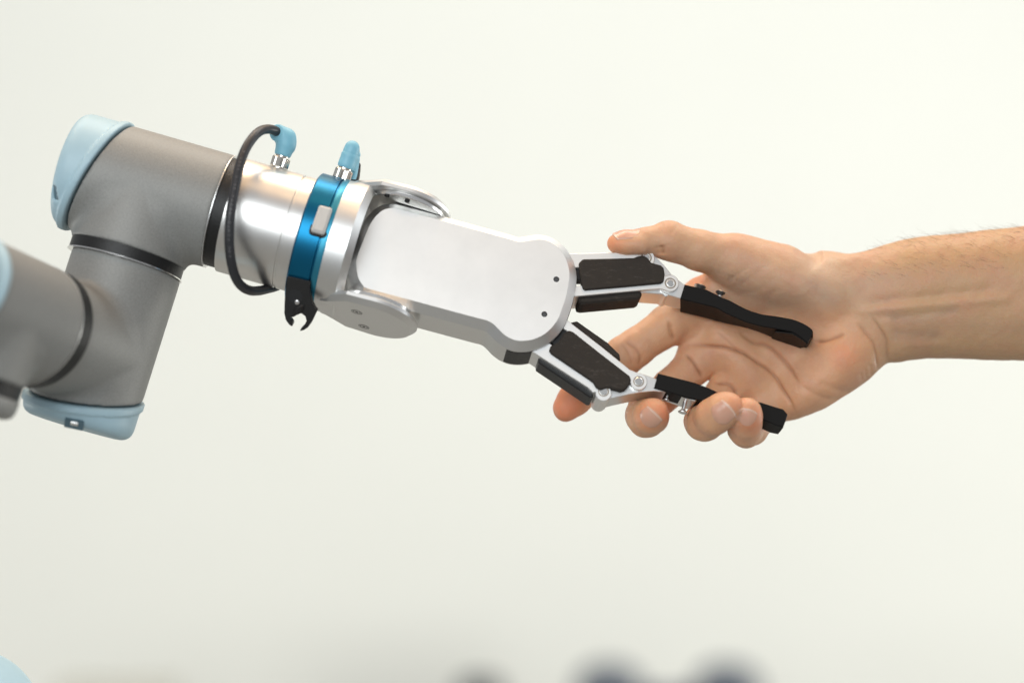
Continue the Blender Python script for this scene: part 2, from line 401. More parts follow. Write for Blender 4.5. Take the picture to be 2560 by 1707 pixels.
# bands
b1 = Geo().add(*ring([(0.2, 20), (0.2, R-1.6), (8, R-1.6), (8, 20)], O, dd)).obj('joint_band', M['band'], arm, 35)
b2 = Geo().add(*ring([(-0.1, 20), (-0.1, R-0.6), (7.4, R-0.6), (7.4, 20)], A.at(-47, 0, 0)-eu2*41.4, -eu2)).obj('joint_band', M['band'], arm, 35)
Geo().add(*ring([(0, 22), (0, R+.1), (0.6, R+.2), (0.6, 22)], A.at(-47, 0, 0)-eu2*48.3, -eu2)).obj('edge_ring', M['alu_bright'], arm, 35)
Geo().add(*ring([(-.3, 22), (-.3, R+.1), (0.2, R+.1), (0.2, 22)], O, dd)).obj('edge_ring', M['alu_soft'], arm, 35)  # draws the thin bright line at the housing's chamfered end
Geo().add(*ring([(-.2, 22), (-.2, R+.15), (0.3, R+.15), (0.3, 22)], JB+vv*70.3, vv)).obj('edge_ring', M['alu_soft'], arm, 35)  # same thin bright line beside the nearer band
b3 = Geo().add(*ring([(0, 20), (0, R-0.1), (9.6, R-0.1), (9.6, 20)], JB+vv*60.6, vv)).obj('joint_band', M['band'], arm, 35)
# wrist 1, nearer the camera, partly outside the frame
nw = np.cross(vv, eu2); beta = math.radians(4)
ww = nrm(-eu2*math.cos(beta)+nw*math.sin(beta))
CW = JB+vv*(70.3+42)
w1, c1 = joint_housing('wrist_housing', CW, -vv, ww, 34, 42, 0.2875, 36.5, cap_th=56, Rr=R)
Geo().add(*ring([(0, 20), (0, R-0.8), (8.5, R-0.8), (8.5, 20)], CW+ww*36.3, ww)).obj('joint_band', M['band'], arm, 35)
fe = CW+ww*44.7
Geo().add(*lathe([(0, 20), (0, R-0.5), (1, R), (7, R), (10, R-1.2), (12, R-4), (13, R-9), (13, 10)], fe, ww)).obj('end_ring', M['arm'], arm, 50)
# far joint whose cap peeks in at the lower left corner
cc = P(-50, 1773, -20); ca = nrm(V(0.66, -0.42, 0.62))
Geo().add(*lathe([(-60, R), (18, R), (18, 5)], cc-ca*20, ca)).obj('elbow_housing', M['arm'], arm, 35)
Geo().add(*lathe([(0, R-4), (0, R+1.6), (4, R+1.8), (4.6, R+.4), (12, R), (17, R-3), (20.5, R-8), (22, R-16), (22, 2)], cc-ca*1.2, ca, 96)).obj('joint_cap', M['cap'], arm, 50)

# ------------------------------------------------------------------ tool flange, changer ring, gripper
grip = empty('robot_gripper', O+dd*8, 'silver two-finger robot gripper with blue changer ring and black fingertips', 'gripper')
Geo().add(*lathe([(8, 20), (8, R+.3), (45.0, R+.3), (45.3, R-.6), (46.5, R-.6), (46.8, R+.3), (55, R+.3), (57, R+.3), (57, 10)], O, dd, 128)).obj('tool_flange', M['steel'], grip, 30)
OC = O-eu*0.8
chg = Geo().add(*ring([(54.5, 30), (54.5, 40.2), (55.6, 41.6), (68.4, 41.6), (68.8, 40.6), (69.6, 40.6), (70, 41.4), (72, 42), (73.5, 41.8), (73.5, 30)], OC, dd, 128)).obj('changer_ring', M['blue'], grip, 30)
Geo().add(*ring([(69.8, 38), (69.8, 41.6), (72.2, 42.2), (73.6, 42), (73.6, 38)], OC, dd, 128)).obj('ring_lip', M['blue_lip'], chg, 30)
def radial(th): return math.cos(th)*toc+math.sin(th)*eu
th = math.radians(20.0)
# release button on the ring
rn = radial(th); rt = nrm(np.cross(rn, dd)); rt = rt if rt@eu > 0 else -rt
BF = Frame(OC+dd*63.5+rn*40.5, dd, rt, rn)
bp_ = [BF.pix(480+x/4.9, 280+y/4.9, 3.0) for x, y in ((1560, 1140), (1725, 1180), (1620, 1500), (1450, 1455))]
Geo().add(*extrude(BF, rnd(bp_, 1.6), -1, 4.2, 0, 1.4)).obj('release_button', M['button'], chg, 40)
bb = inset(rnd(bp_, 1.6)[::-1] if area2(rnd(bp_, 1.6)) < 0 else rnd(bp_, 1.6), -1.2)
Geo().add(*extrude(BF, bb, -2, 0.55, 0, 0)).obj('button_recess', M['hole'], chg, 40)

# cable clip
tc_ = math.radians(-47); rn = radial(tc_); rn2 = nrm(radial(math.radians(-20)))
rt = nrm(np.cross(rn2, dd)); rt = rt if rt@eu > 0 else -rt
CF = Frame(OC+dd*62+radial(math.radians(-40))*43.0, dd, rt, rn2)
z7 = lambda x, y: (680+x/7.84, 660+y/7.84)
cl = [CF.pix(*z7(x, y), 0) for x, y in ((300, 238), (520, 285), (765, 340), (745, 470), (760, 620), (790, 760), (850, 880), (885, 912), (840, 1010), (785, 1130), (710, 1235), (630, 1290), (548, 1312), (560, 1275), (640, 1190), (678, 1110), (655, 1020), (570, 960), (480, 1000), (430, 1035), (345, 1038), (372, 1085), (412, 1140), (412, 1195), (388, 1222), (330, 1175), (270, 1090), (243, 960), (246, 780), (262, 560), (285, 330))]
clip = Geo().add(*extrude(CF, rnd(cl, 1.2, 3), -4, 0.6, .25, .35)).obj('cable_clip', M['clip'], grip, 40)
hp = CF.pix(*z7(452, 640), .6)
Geo().add(*lathe([(-.2, 4.6), (.10, 4.6), (.10, .1)], CF.at(hp[0], hp[1], 0.62), rn2, 40)).obj('screw_recess', M['hole'], clip, 40)
hp = CF.pix(*z7(490, 755), 1.4)
Geo().add(*lathe([(-.2, 1.5), (.5, 1.5), (.8, 1.1), (.8, .1)], CF.at(hp[0], hp[1], 0.7), rn2, 24)).obj('screw', M['screw'], clip, 40)
hk = [CF.pix(*z7(x, y), 1.2) for x, y in ((560, 800), (480, 840), (425, 890), (420, 960), (440, 1010), (520, 990), (600, 930), (640, 800))]
Geo().add(*extrude(CF, rnd(hk, 1.5, 3), -4, 2.2, .4, .9)).obj('hook', M['clip'], clip, 40)

# yoke: cup with two ears
yoke = Geo().add(*ring([(73.5, 20), (73.5, 41.9), (76, 42.1), (86, 42.4), (90.3, 38.6), (90.3, 37.6), (79, 37.4), (79, 20)], OC, dd, 160)).obj('yoke', M['alu_soft'], grip, 25)
SP = 111.0
def ear_outline(rw, rr):
    p = [(74.5, -13), (80, -15.5), (93, -rw+1)]
    for k in range(25):
        a = -math.pi/2+math.pi*k/24; p.append((SP+rr*math.cos(a), rr*math.sin(a)))
    return p+[(93, rw-1), (80, 15.5), (74.5, 13)]
for sgn in (1, -1):
    EF = Frame(O, dd, fv*1.0, gv*sgn)
    ear = Geo().add(*extrude(EF, rnd(ear_outline(27.5, 28), 0.01), 36.2, 42.0, .4, 3.2)).obj('ear', M['alu_soft'], grip, 25)
    dp = [(31.6, 26.5), (32.0, 27), (35.4, 27), (35.8, 26.6)]
    disc = Geo().add(*lathe([(33.0, 3), (33.0, 25.4), (33.3, 25.8), (35.8, 25.8), (36.1, 25.4), (36.1, 3)], O+dd*SP, gv*sgn, 96)).obj('pivot_disc', M['alu_bright'], grip, 25)
    if sgn < 0:
        for w in ((101, 9), (106, -14)):
            c_ = EF.at(w[0], w[1], 42.0)
            scw = Geo().add(*ring([(-.4, 2.5), (-.4, 3.1), (.06, 3.1), (.06, 2.5)], c_, -gv, 32)).obj('screw', M['screw'], ear, 30)
            Geo().add(*lathe([(-.4, 3.5), (.03, 3.5), (.03, .1)], c_, -gv, 32)).obj('screw_recess', M['hole'], ear, 30)
            Geo().add(*lathe([(-.3, 2.0), (.10, 2.0), (.10, .9)], c_, -gv, 24)).obj('screw_head', M['screw'], ear, 30)
            Geo().add(*lathe([(-.3, 1.0), (.16, 1.0), (.16, .1)], c_, -gv, 6)).obj('screw_socket', M['hole'], ear, 30)
    else:
        for aa in (-13, 0):
            c_ = O+dd*(SP+aa)+fv*21.5+gv*33.0
            Geo().add(*lathe([(-.9, 1.3), (-.9, 1.6), (.1, 1.6), (.1, .1)], c_, gv, 24)).obj('screw', M['hole'], disc, 30)
# gripper body
z5 = lambda x, y: (860+x/3.137, 430+y/3.137)
plate_px = [(330, 290), (385, 283), (450, 297), (700, 364), (1000, 446), (1290, 525), (1345, 543), (1390, 547), (1440, 541), (1500, 531), (1545, 529), (1595, 540), (1650, 570), (1697, 612), (1735, 670), (1760, 740), (1768, 800), (1762, 870), (1740, 980), (1712, 1070), (1680, 1150), (1635, 1215), (1575, 1270), (1500, 1308), (1425, 1324), (1350, 1321), (1290, 1298), (1240, 1262), (1195, 1215), (1160, 1185), (1115, 1163), (1050, 1147), (800, 1080), (500, 999), (190, 916), (150, 890), (118, 845), (102, 790), (95, 720), (99, 680), (130, 590), (170, 490), (205, 410), (245, 352), (290, 310)]
FB = 18.5
pl = np.array([G.pix(*z5(x, y), FB) for x, y in plate_px])
pl = smooth_closed(pl, 3)
if area2(pl) < 0: pl = pl[::-1]
outer = inset(pl, -5.0)
body = Geo().add(*extrude(G, outer, -FB, FB-0.05, 5.0, 5.0)).obj('gripper_body', M['alu_soft'], grip, 25)
Geo().add(*extrude(G, pl, FB-3, FB+0.12, 0, 0.1)).obj('cover_plate', M['alu'], body, 25)
for x, y in ((1665, 842), (1571, 1115)):
    w = G.pix(*z5(x, y), FB); c_ = G.at(w[0], w[1], FB+.1)
    cb = Geo().add(*lathe([(-.3, 1.85), (.06, 1.85), (.06, .1)], c_, fv, 32)).obj('screw_hole', M['hole'], body, 30)
    Geo().add(*lathe([(-.2, 1.25), (.09, 1.25), (.09, .1)], c_-gv*.35, fv, 24)).obj('set_screw', M['darkgrey'], body, 30)
# black seal let into the rounded end, seen from below
seal_px = [(1262, 1403), (1330, 1418), (1480, 1405), (1492, 1470), (1400, 1508), (1275, 1485)]
cen = np.array([G.pix(*z5(1420, 1000), FB)])[0]
idx = [i for i in range(len(outer)) if 1240 <= 0 or True]
oc = outer; ang = np.degrees(np.arctan2(oc[:, 1]-cen[1], oc[:, 0]-cen[0]))
def seal(name, a0, a1, c0, c1, m, up=0.35):
    sel = [i for i in range(len(oc)) if a0 <= ang[i] <= a1]
    sel.sort(key=lambda i: ang[i]); p_o = inset(oc, -up)[sel]; p_i = inset(oc, 2.0)[sel]
    return Geo().add(*extrude(G, np.vstack([p_o, p_i[::-1]]), c0, c1, .2, .2)).obj(name, m, body, 30)
seal('foam_seal', -98, -58, -11.5, 11.5, M['black'])
seal('foam_seal', -38, 42, -11.5, 11.5, M['black'])

# ------------------------------------------------------------------ fingers
z6 = lambda x, y: (1340+x/5.88, 540+y/5.88)
z7b = lambda x, y: (1240+x/4.612, 780+y/4.612)
z8 = lambda x, y: (1660+x/5.88, 660+y/5.88)
z2 = lambda x, y: (1360+x/3.794, 840+y/3.794)
def outl(z, pts, c, r=1.2, n=4): return rnd([G.pix(*z(x, y), c) for x, y in pts], r, n)
def ex(name, z, pts, c0, c1, m, par, r=1.2, ch=.4, label=None, cz=None, sm=35):
    return Geo().add(*extrude(G, outl(z, pts, c1 if cz is None else cz, r), c0, c1, ch, ch)).obj(name, m, par, sm, label)
def circ(cx, cy, r, a0, a1, n=10): return [(cx+r*math.cos(math.radians(a0+(a1-a0)*k/n)), cy+r*math.sin(math.radians(a0+(a1-a0)*k/n))) for k in range(n+1)]
def pivot(par, z, x, y, f, s, ro, ri, rp, tall=None):
    w = G.pix(*z(x, y), f); c_ = G.at(w[0], w[1], f)
    Geo().add(*ring([(-.3, ri/s), (-.3, ro/s), (.10, ro/s), (.10, ri/s)], c_, fv, 48)).obj('bushing', M['bronze'], par, 30)
    Geo().add(*lathe([(-.4, rp/s), (.25, rp/s), (.45, rp/s-.3), (.45, .1)], c_, fv, 48)).obj('pin', M['alu_bright'], par, 30)
F1 = 11.5
s6 = 5.88*4
# --- upper finger
ub = ex('finger_link', z6, [(420, 552), (1455, 531), (1540, 508)]+circ(1625, 622, 122, -110, 70)+[(1500, 745), (420, 760)], -F1, F1, M['alu'], grip, .6, .35)
pivot(ub, z6, 1622, 612, F1+.1, s6, 82, 62, 48)
lb = ex('finger_link', z6, [(520, 1040), (1850, 870)]+circ(1975, 988, 126, -120, 95)+[(1905, 1095), (1830, 1070), (1600, 1088), (590, 1182), (500, 1190)], -F1, F1, M['alu'], grip, .8, .35)
pivot(lb, z6, 1975, 988, F1+.1, s6, 84, 66, 50)
ex('rubber_pad', z6, [(690, 630), (1060, 622), (1440, 612), (1505, 586), (1580, 574), (1640, 608), (1695, 682), (1840, 720), (1880, 760), (1895, 860), (1880, 955), (1840, 985), (1300, 1035), (720, 1086), (690, 1060), (665, 960), (640, 800), (630, 690)], 8, F1+1.9, M['rubber'], grip, 2.0, .8)
ex('rubber_pad', z6, [(560, 760), (660, 750), (700, 940), (640, 940), (560, 930)], 2, 10, M['hole'], grip, .8, .3)  # dark patch standing in for the shadow in the pad's fold
ex('rubber_pad', z6, [(622, 1195), (700, 1180), (1500, 1102), (1548, 1112), (1560, 1150), (1545, 1190), (1500, 1214), (700, 1288), (640, 1275)], -9, 9.5, M['rubber'], grip, 1.0, 1.2)
kn1 = ex('finger_knuckle', z6, [(1625, 500), (1720, 560), (1880, 720), (2010, 880), (2190, 1015), (2260, 1060), (2200, 1225), (2118, 1212), (1960, 1165), (1850, 1110), (1760, 1000), (1560, 700), (1520, 600)], -9, 9.3, M['alu_soft'], grip, 1.0, .3)
ex('finger_web', z6, [(1380, 1080), (1560, 1075), (1830, 1068), (1905, 1085), (2000, 1150), (1900, 1190), (1860, 1150), (1600, 1130), (1380, 1140)], -10.5, 8.0, M['alu_soft'], kn1, .8, .3)
fr_ = Frame(O, dd, fv, -gv)
ex('slot', z6, [(1790, 1062), (1862, 1058), (1870, 1085), (1800, 1088)], -4.5, 4.5, M['hole'], kn1, .8, .2, cz=9)
for (x, y, rr) in ((1940, 1205, 1.3),):
    fr_ = Frame(O, dd, fv, -gv)
    w = G.pix(*z6(x, y), 3.0); c_ = G.at(w[0], w[1], 3.0)
    Geo().add(*ring([(-.6, .7), (-.6, 1.5), (.4, 1.5), (.4, .7)], c_, -gv, 24)).obj('screw', M['screw'], kn1, 30)
tf = [(305, 300), (460, 335), (620, 372), (740, 430), (860, 492), (965, 532), (1100, 605), (1200, 655), (1290, 692), (1370, 716), (1450, 738), (1700, 772), (1900, 812), (1980, 840), (2050, 872), (2110, 905), (2150, 934), (2180, 962), (2192, 990)]
bf = [(2160, 1080), (2115, 1165), (2040, 1100), (1960, 1040), (1880, 995), (1740, 968), (1580, 940), (1460, 920), (1350, 895), (1200, 852), (1050, 785), (900, 720), (830, 675), (760, 640), (520, 580), (240, 512)]
bb_ = [(2190, 1090), (2135, 1185), (2090, 1232), (2000, 1212), (1900, 1182), (1760, 1135), (1580, 1075), (1480, 1030), (1380, 992), (1230, 945), (1080, 908), (920, 873), (850, 856), (780, 838), (540, 775), (240, 702)]
fr1 = [G.pix(*z8(x, y), 10.5) for x, y in tf+bf]
bk1 = [G.pix(*z8(x, y), 10.5) for x, y in tf]+[G.pix(*z8(x, y), -13.5) for x, y in bb_]
cenf = np.mean(fr1, 0)
ft1 = Geo().add(*loft(G, [p_ for p_ in inset(np.array(fr1)[::-1], .45)[::-1]], fr1, 10.5, 10.0)).add(*loft(G, fr1, bk1, 10.0, -13.5)).obj('fingertip', M['print'], grip, 32)
gp_f = [(1640, 985), (1900, 1012), (2060, 1112), (2112, 1168), (2106, 1182), (2050, 1128), (1890, 1030), (1630, 1002)]
gp_b = [(1585, 1070), (1800, 1145), (2000, 1210), (2122, 1190), (2120, 1204), (2000, 1236), (1795, 1168), (1580, 1094)]
Geo().add(*loft(G, [G.pix(*z8(x, y), 9.6) for x, y in gp_f], [G.pix(*z8(x, y), -13.9) for x, y in gp_b], 9.6, -13.9)).obj('grip_pad', M['print'], ft1, 32)
def csk(par, px, py, fz, ax, r, L, up, name='screw'):
    w = G.pix(px, py, fz); c_ = G.at(w[0], w[1], fz)
    return Geo().add(*lathe([(-L, r*.42), (-r*.75+1.6, r*.42), (1.2, r), (1.6, r*.97), (1.9, r*.6), (1.9, .1)], c_, ax, 32)).obj(name, M['screw'], par, 30)
csk(ft1, 1749, 721, 0, gv, 3.9, 12, 1); csk(ft1, 1800, 736, 0, gv, 3.3, 12, 1)
# --- lower finger
s7 = 4.612*4
ub = ex('finger_link', z7b, [(740, 40), (830, 98), (1200, 384), (1540, 660), (1612, 690)]+circ(1645, 800, 100, -95, 175)+[(1400, 640), (1000, 340), (790, 200), (700, 150)], -F1, F1, M['alu'], grip, .8, .35)
pivot(ub, z7b, 1645, 798, F1+.1, s7, 62, 50, 45)
lb = ex('finger_link', z7b, [(400, 400), (620, 360), (1150, 790), (1240, 840)]+circ(1240, 932, 94, -60, 190)+[(1120, 930), (1060, 870), (430, 465), (380, 440)], -F1, F1, M['alu'], grip, .8, .35)
pivot(lb, z7b, 1240, 912, F1+.1, s7, 62, 50, 45)
ex('rubber_pad', z7b, [(835, 208), (890, 225), (1200, 470), (1545, 735), (1560, 785), (1530, 845), (1490, 890), (1440, 905), (1320, 872), (1270, 872), (1210, 895), (1160, 870), (1120, 808), (1080, 778), (640, 480), (612, 440), (630, 390), (720, 345), (790, 240)], 8, F1+1.9, M['rubber'], grip, 2.0, .8)
ex('rubber_pad', z7b, [(640, 330), (770, 195), (830, 215), (760, 360), (690, 440)], 2, 10, M['hole'], grip, .8, .3)  # dark patch standing in for shadow, as on the upper pad
ex('rubber_pad', z7b, [(866, 118), (935, 102), (1290, 352), (1425, 485), (1437, 560), (1390, 545), (1180, 375), (860, 135)], -7, 7.5, M['rubber'], grip, 1.0, .8)
ex('rubber_pad', z7b, [(485, 530), (540, 520), (1080, 880), (1118, 945), (1122, 985), (1085, 985), (490, 585)], -9, 8, M['black'], grip, 1.2, .6)
ex('finger_link', z7b, [(400, 545), (440, 535), (1125, 1000), (1130, 1030), (1090, 1008)], -11.5, -9.3, M['alu_bright'], grip, .5, .2)
kn2 = ex('finger_knuckle', z7b, [(1240, 840), (1500, 800), (1645, 700), (1760, 735), (1850, 770), (1990, 900), (2080, 930), (2330, 1010), (2290, 1030), (1990, 925), (1815, 912), (1660, 925), (1520, 952), (1350, 990), (1240, 1020)], -9, 9.0, M['alu_soft'], grip, 1.0, .3)
ft2 = ex('fingertip', z2, [(1085, 352), (1430, 440), (1560, 490), (1680, 545), (1850, 592), (2060, 628), (2200, 672), (2270, 692), (2312, 740), (2295, 800), (2270, 862), (2200, 846), (2080, 792), (1900, 735), (1700, 672), (1480, 608), (1360, 585), (1045, 490)], -6, 10.5, M['print'], grip, [.2, 2, 5, 5, 5, 5, 3, 1.2, 1.2, 1.2, 1.2, 3, 4, 5, 5, 3, 3, .2], .5)
ex('grip_pad', z2, [(2262, 688), (2316, 742), (2272, 868), (2262, 860), (2290, 760), (2240, 700)], -5, 9, M['print'], ft2, .5, .2, cz=10.5)
for (x, y, r, L) in ((1165, 588, 1.9, 4), (1320, 705, 2.9, 9)):
    csk(kn2, *z2(x, y), 4.0, -gv, r, L, 0)

# ------------------------------------------------------------------ cable between arm and changer
cab = empty('cable', A.at(27, 40, 0), 'dark grey cable looping in front of the flange, with two sky blue plugs', 'cable')
q = lambda x, y, Y: P(x*1.0884, y*1.0884, Y)
path = [q(641, 306, -3), q(630, 300, -7), q(615, 297, -13), q(597, 302, -22), q(580, 318, -30), q(563, 345, -37), q(550, 382, -43), q(540, 430, -48), q(531, 480, -52), q(527, 525, -52), q(527, 565, -50), q(532, 605, -46), q(541, 637, -40), q(555, 657, -33), q(573, 667, -25), q(592, 668, -14), q(612, 664, -2), q(640, 655, 14), q(672, 630, 34), q(700, 570, 47), q(735, 500, 50), q(785, 450, 44), q(812, 415, 27), q(817, 395, 16), q(818, 380, 9)]
cp = spline(path, 10); CR = 2.95
Geo().add(*tube(cp, CR, 24)).obj('sheath', M['cable'], cab, 180)
def plug(s, e0, f0, lean, angled):
    b = A.at(s, e0, f0); ax = nrm(eu+dd*lean)
    # knurled nut: alternating ridges
    vs, fs = [], []; n = 44; _, u, w = basis(ax)
    prof = [(-6, 4.6), (0, 5.2), (.6, 5.7), (6.0, 5.7), (6.6, 5.2), (6.6, 4.2), (8.5, 4.2)]
    for h, r in prof:
        for i in range(n):
            rr = r-(0.38 if (i % 2 and r > 5.5) else 0); t = 2*math.pi*i/n
            vs.append(b+ax*h+(u*math.cos(t)+w*math.sin(t))*rr)
    for k in range(len(prof)-1):
        for i in range(n):
            j = (i+1) % n; fs.append([k*n+i, k*n+j, (k+1)*n+j, (k+1)*n+i])
    fs.append([(len(prof)-1)*n+i for i in range(n)])
    Geo().add(vs, fs).obj('knurled_nut', M['nut'], cab, 25)
    Geo().add(*lathe([(6.4, 4.0), (7.6, 4.0), (7.6, 1)], b, ax, 32)).obj('gasket', M['hole'], cab, 30)
    return b, ax
b1_, ax1 = plug(27.5, 36.5, 1, 0.02, True)
# angled boot: swept solid
def boot(pts, rads):
    F = Field(np.min(pts, 0)-9, np.max(pts, 0)+9, .45); A_ = F.new()
    for i in range(len(pts)-1): F.put(A_, rc(pts[i], pts[i+1], rads[i], rads[i+1]), 1.2)
    return F, A_
F, A_ = boot(np.array([b1_+ax1*10, b1_+ax1*15.5, b1_+ax1*19+dd*-1.0-fv*0, q(639, 306, -3)]), [5.4, 6.0, 6.1, 5.5])
F.put(A_, rc(b1_+ax1*14+dd*2.2, b1_+ax1*17.5+dd*2.0, 4.2, 3.9), 1.0)
a_cut = F.full(lambda x, y, z: (x-b1_[0])*ax1[0]+(y-b1_[1])*ax1[1]+(z-b1_[2])*ax1[2])
A_ = np.maximum(A_, 7.6-a_cut)
cdir = nrm(q(639, 306, -3)-q(615, 297, -13)); ce = q(635, 303, -5)
A_ = np.maximum(A_, F.full(lambda x, y, z: -((x-ce[0])*cdir[0]+(y-ce[1])*cdir[1]+(z-ce[2])*cdir[2])))
Vv, qd = F.nets(A_, 2); big_mesh('plug_boot', Vv, qd, M['boot'], cab)
b2_, ax2 = plug(67, 40.0, 1, 0.06, False)
F, A_ = boot(np.array([b2_+ax2*10, b2_+ax2*16, b2_+ax2*20.5, b2_+ax2*21]), [5.3, 5.0, 4.5, 4.4])
F.put(A_, rc(b2_+ax2*17+dd*1.5+V(0, 4, 0), b2_+ax2*4+dd*3.6+V(0, 9.5, 0), 4.8, 4.4), 2.0)
a_cut = F.full(lambda x, y, z: np.where((y-b2_[1]) < 5.0, 7.6-((x-b2_[0])*ax2[0]+(y-b2_[1])*ax2[1]+(z-b2_[2])*ax2[2]), -50))
A_ = np.maximum(A_, a_cut)
rg = F.full(lambda x, y, z: np.abs((x-b2_[0])*ax2[0]+(y-b2_[1])*ax2[1]+(z-b2_[2])*ax2[2]-17.2))
A_ = A_+0.35*np.exp(-(rg/0.5)**2)
Vv, qd = F.nets(A_, 1); big_mesh('plug_boot', Vv, qd, M['boot'], cab)
# raised print along the cable
def cable_text(txt, start, step, size):
    gg = Geo(); acc = np.concatenate([[0], np.cumsum(np.linalg.norm(np.diff(cp, axis=0), axis=1))])
    cache = {}; dep = None
    for i, ch in enumerate(txt):
        if ch == ' ': continue
        if ch not in cache:
            cu = bpy.data.curves.new('t', 'FONT'); cu.body = ch; cu.size = 1.0; cu.resolution_u = 2
            ob = link_obj(bpy.data.objects.new('t', cu)); dg = bpy.context.evaluated_depsgraph_get(); me = ob.evaluated_get(dg).to_mesh()
            cache[ch] = ([v.co.copy() for v in me.vertices], [list(p.vertices) for p in me.polygons])
            bpy.data.objects.remove(ob); bpy.data.curves.remove(cu)
        vs, fs = cache[ch]; out = []
        for co in vs:
            L = start-(i*step+co.x*size); k = int(np.clip(np.searchsorted(acc, L)-1, 0, len(cp)-2))
            t = (L-acc[k])/(acc[k+1]-acc[k]); c_ = cp[k]*(1-t)+cp[k+1]*t; tg = nrm(cp[k+1]-cp[k])
            sd = nrm(np.cross(tg, toc)); fr = nrm(np.cross(sd, tg)); fr = fr if fr@toc > 0 else -fr
            an = ((co.y-0.35)*size)/CR+0.10
            out.append(c_+(fr*math.cos(an)-sd*math.sin(an))*(CR+.05))
        gg.add(out, fs)
    return gg
tot = np.sum(np.linalg.norm(np.diff(cp[:171], axis=0), axis=1))
cable_text('AWM STYLE 20549 80°C 300V R', 112, 2.5, 2.2).obj('cable_print', M['printing'], cab, None)

# ------------------------------------------------------------------ the hand and forearm
def skin_material():
    m = bpy.data.materials.new('skin'); m.use_nodes = True; nt = m.node_tree; b = nt.nodes['Principled BSDF']; L = nt.links
    at = nt.nodes.new('ShaderNodeAttribute'); at.attribute_name = 'tone'
    sep = nt.nodes.new('ShaderNodeSeparateColor'); L.new(at.outputs['Color'], sep.inputs[0])
    tc = nt.nodes.new('ShaderNodeTexCoord')
    def noise(scale, det=4, rough=.6):
        n = nt.nodes.new('ShaderNodeTexNoise'); n.inputs['Scale'].default_value = scale; n.inputs['Detail'].default_value = det
        n.inputs['Roughness'].default_value = rough; L.new(tc.outputs['Object'], n.inputs['Vector']); return n
    def mix(fac, a, bcol, mul=1.0):
        x = nt.nodes.new('ShaderNodeMix'); x.data_type = 'RGBA'
        if hasattr(fac, 'links'):
            mu = nt.nodes.new('ShaderNodeMath'); mu.operation = 'MULTIPLY'; mu.inputs[1].default_value = mul; L.new(fac, mu.inputs[0]); L.new(mu.outputs[0], x.inputs[0])
        else: x.inputs[0].default_value = fac
        if hasattr(a, 'links'): L.new(a, x.inputs[6])
        else: x.inputs[6].default_value = (*a, 1)
        x.inputs[7].default_value = (*bcol, 1); return x.outputs[2]
    c = mix(sep.outputs[1], (0.625, 0.425, 0.29), (0.56, 0.335, 0.175))       # forearm tan
    c = mix(sep.outputs[0], c, (0.80, 0.375, 0.175), 1.0)
    hot = nt.nodes.new('ShaderNodeMapRange'); hot.inputs[1].default_value = .55; hot.inputs[2].default_value = 1.0; L.new(sep.outputs[0], hot.inputs[0])
    c = mix(hot.outputs[0], c, (0.74, 0.265, 0.14), 0.9)                    # pink palm and fingertips; backlit glow painted into the index tip
    n1 = noise(55, 5); mr = nt.nodes.new('ShaderNodeMapRange'); mr.inputs[1].default_value = .42; mr.inputs[2].default_value = .75
    L.new(n1.outputs['Fac'], mr.inputs[0]); c = mix(mr.outputs[0], c, (0.58, 0.28, 0.18), 0.6)
    n2 = noise(420, 3); mr = nt.nodes.new('ShaderNodeMapRange'); mr.inputs[1].default_value = .5; mr.inputs[2].default_value = .8
    L.new(n2.outputs['Fac'], mr.inputs[0]); c = mix(mr.outputs[0], c, (0.66, 0.42, 0.29), 0.25)
    c = mix(sep.outputs[2], c, (0.36, 0.26, 0.21), 0.3)                      # veins
    c = mix(at.outputs['Alpha'], c, (0.31, 0.12, 0.055), 0.68)                # crease redness, with fold shade painted into the colour
    L.new(c, b.inputs['Base Color'])
    b.inputs['Roughness'].default_value = 0.46; b.inputs['Specular IOR Level'].default_value = 0.42
    b.inputs['Subsurface Weight'].default_value = 0.38; b.inputs['Subsurface Radius'].default_value = (1.0, 0.35, 0.18); b.inputs['Subsurface Scale'].default_value = 0.0035
    vo = nt.nodes.new('ShaderNodeTexVoronoi'); vo.feature = 'DISTANCE_TO_EDGE'; vo.inputs['Scale'].default_value = 520; L.new(tc.outputs['Object'], vo.inputs['Vector'])
    b1 = nt.nodes.new('ShaderNodeBump'); b1.inputs['Strength'].default_value = .30; b1.inputs['Distance'].default_value = .0004; L.new(vo.outputs['Distance'], b1.inputs['Height'])
    n3 = noise(260, 5, .7); b2 = nt.nodes.new('ShaderNodeBump'); b2.inputs['Strength'].default_value = .55; b2.inputs['Distance'].default_value = .0008
    L.new(n3.outputs['Fac'], b2.inputs['Height']); L.new(b1.outputs[0], b2.inputs['Normal']); L.new(b2.outputs[0], b.inputs['Normal'])
    return m
M['skin'] = skin_material()
def nail_material():
    m = mat('fingernail', (0.68, 0.385, 0.275), 0.25, 0.0, 0.5, vary=(150, .04)); b = m.node_tree.nodes['Principled BSDF']
    b.inputs['Subsurface Weight'].default_value = .4; b.inputs['Subsurface Scale'].default_value = .002; b.inputs['Subsurface Radius'].default_value = (1, .4, .25)
    return m
M['nail'] = nail_material(); M['nail_edge'] = mat('nail_free_edge', (0.72, 0.50, 0.38), 0.3)

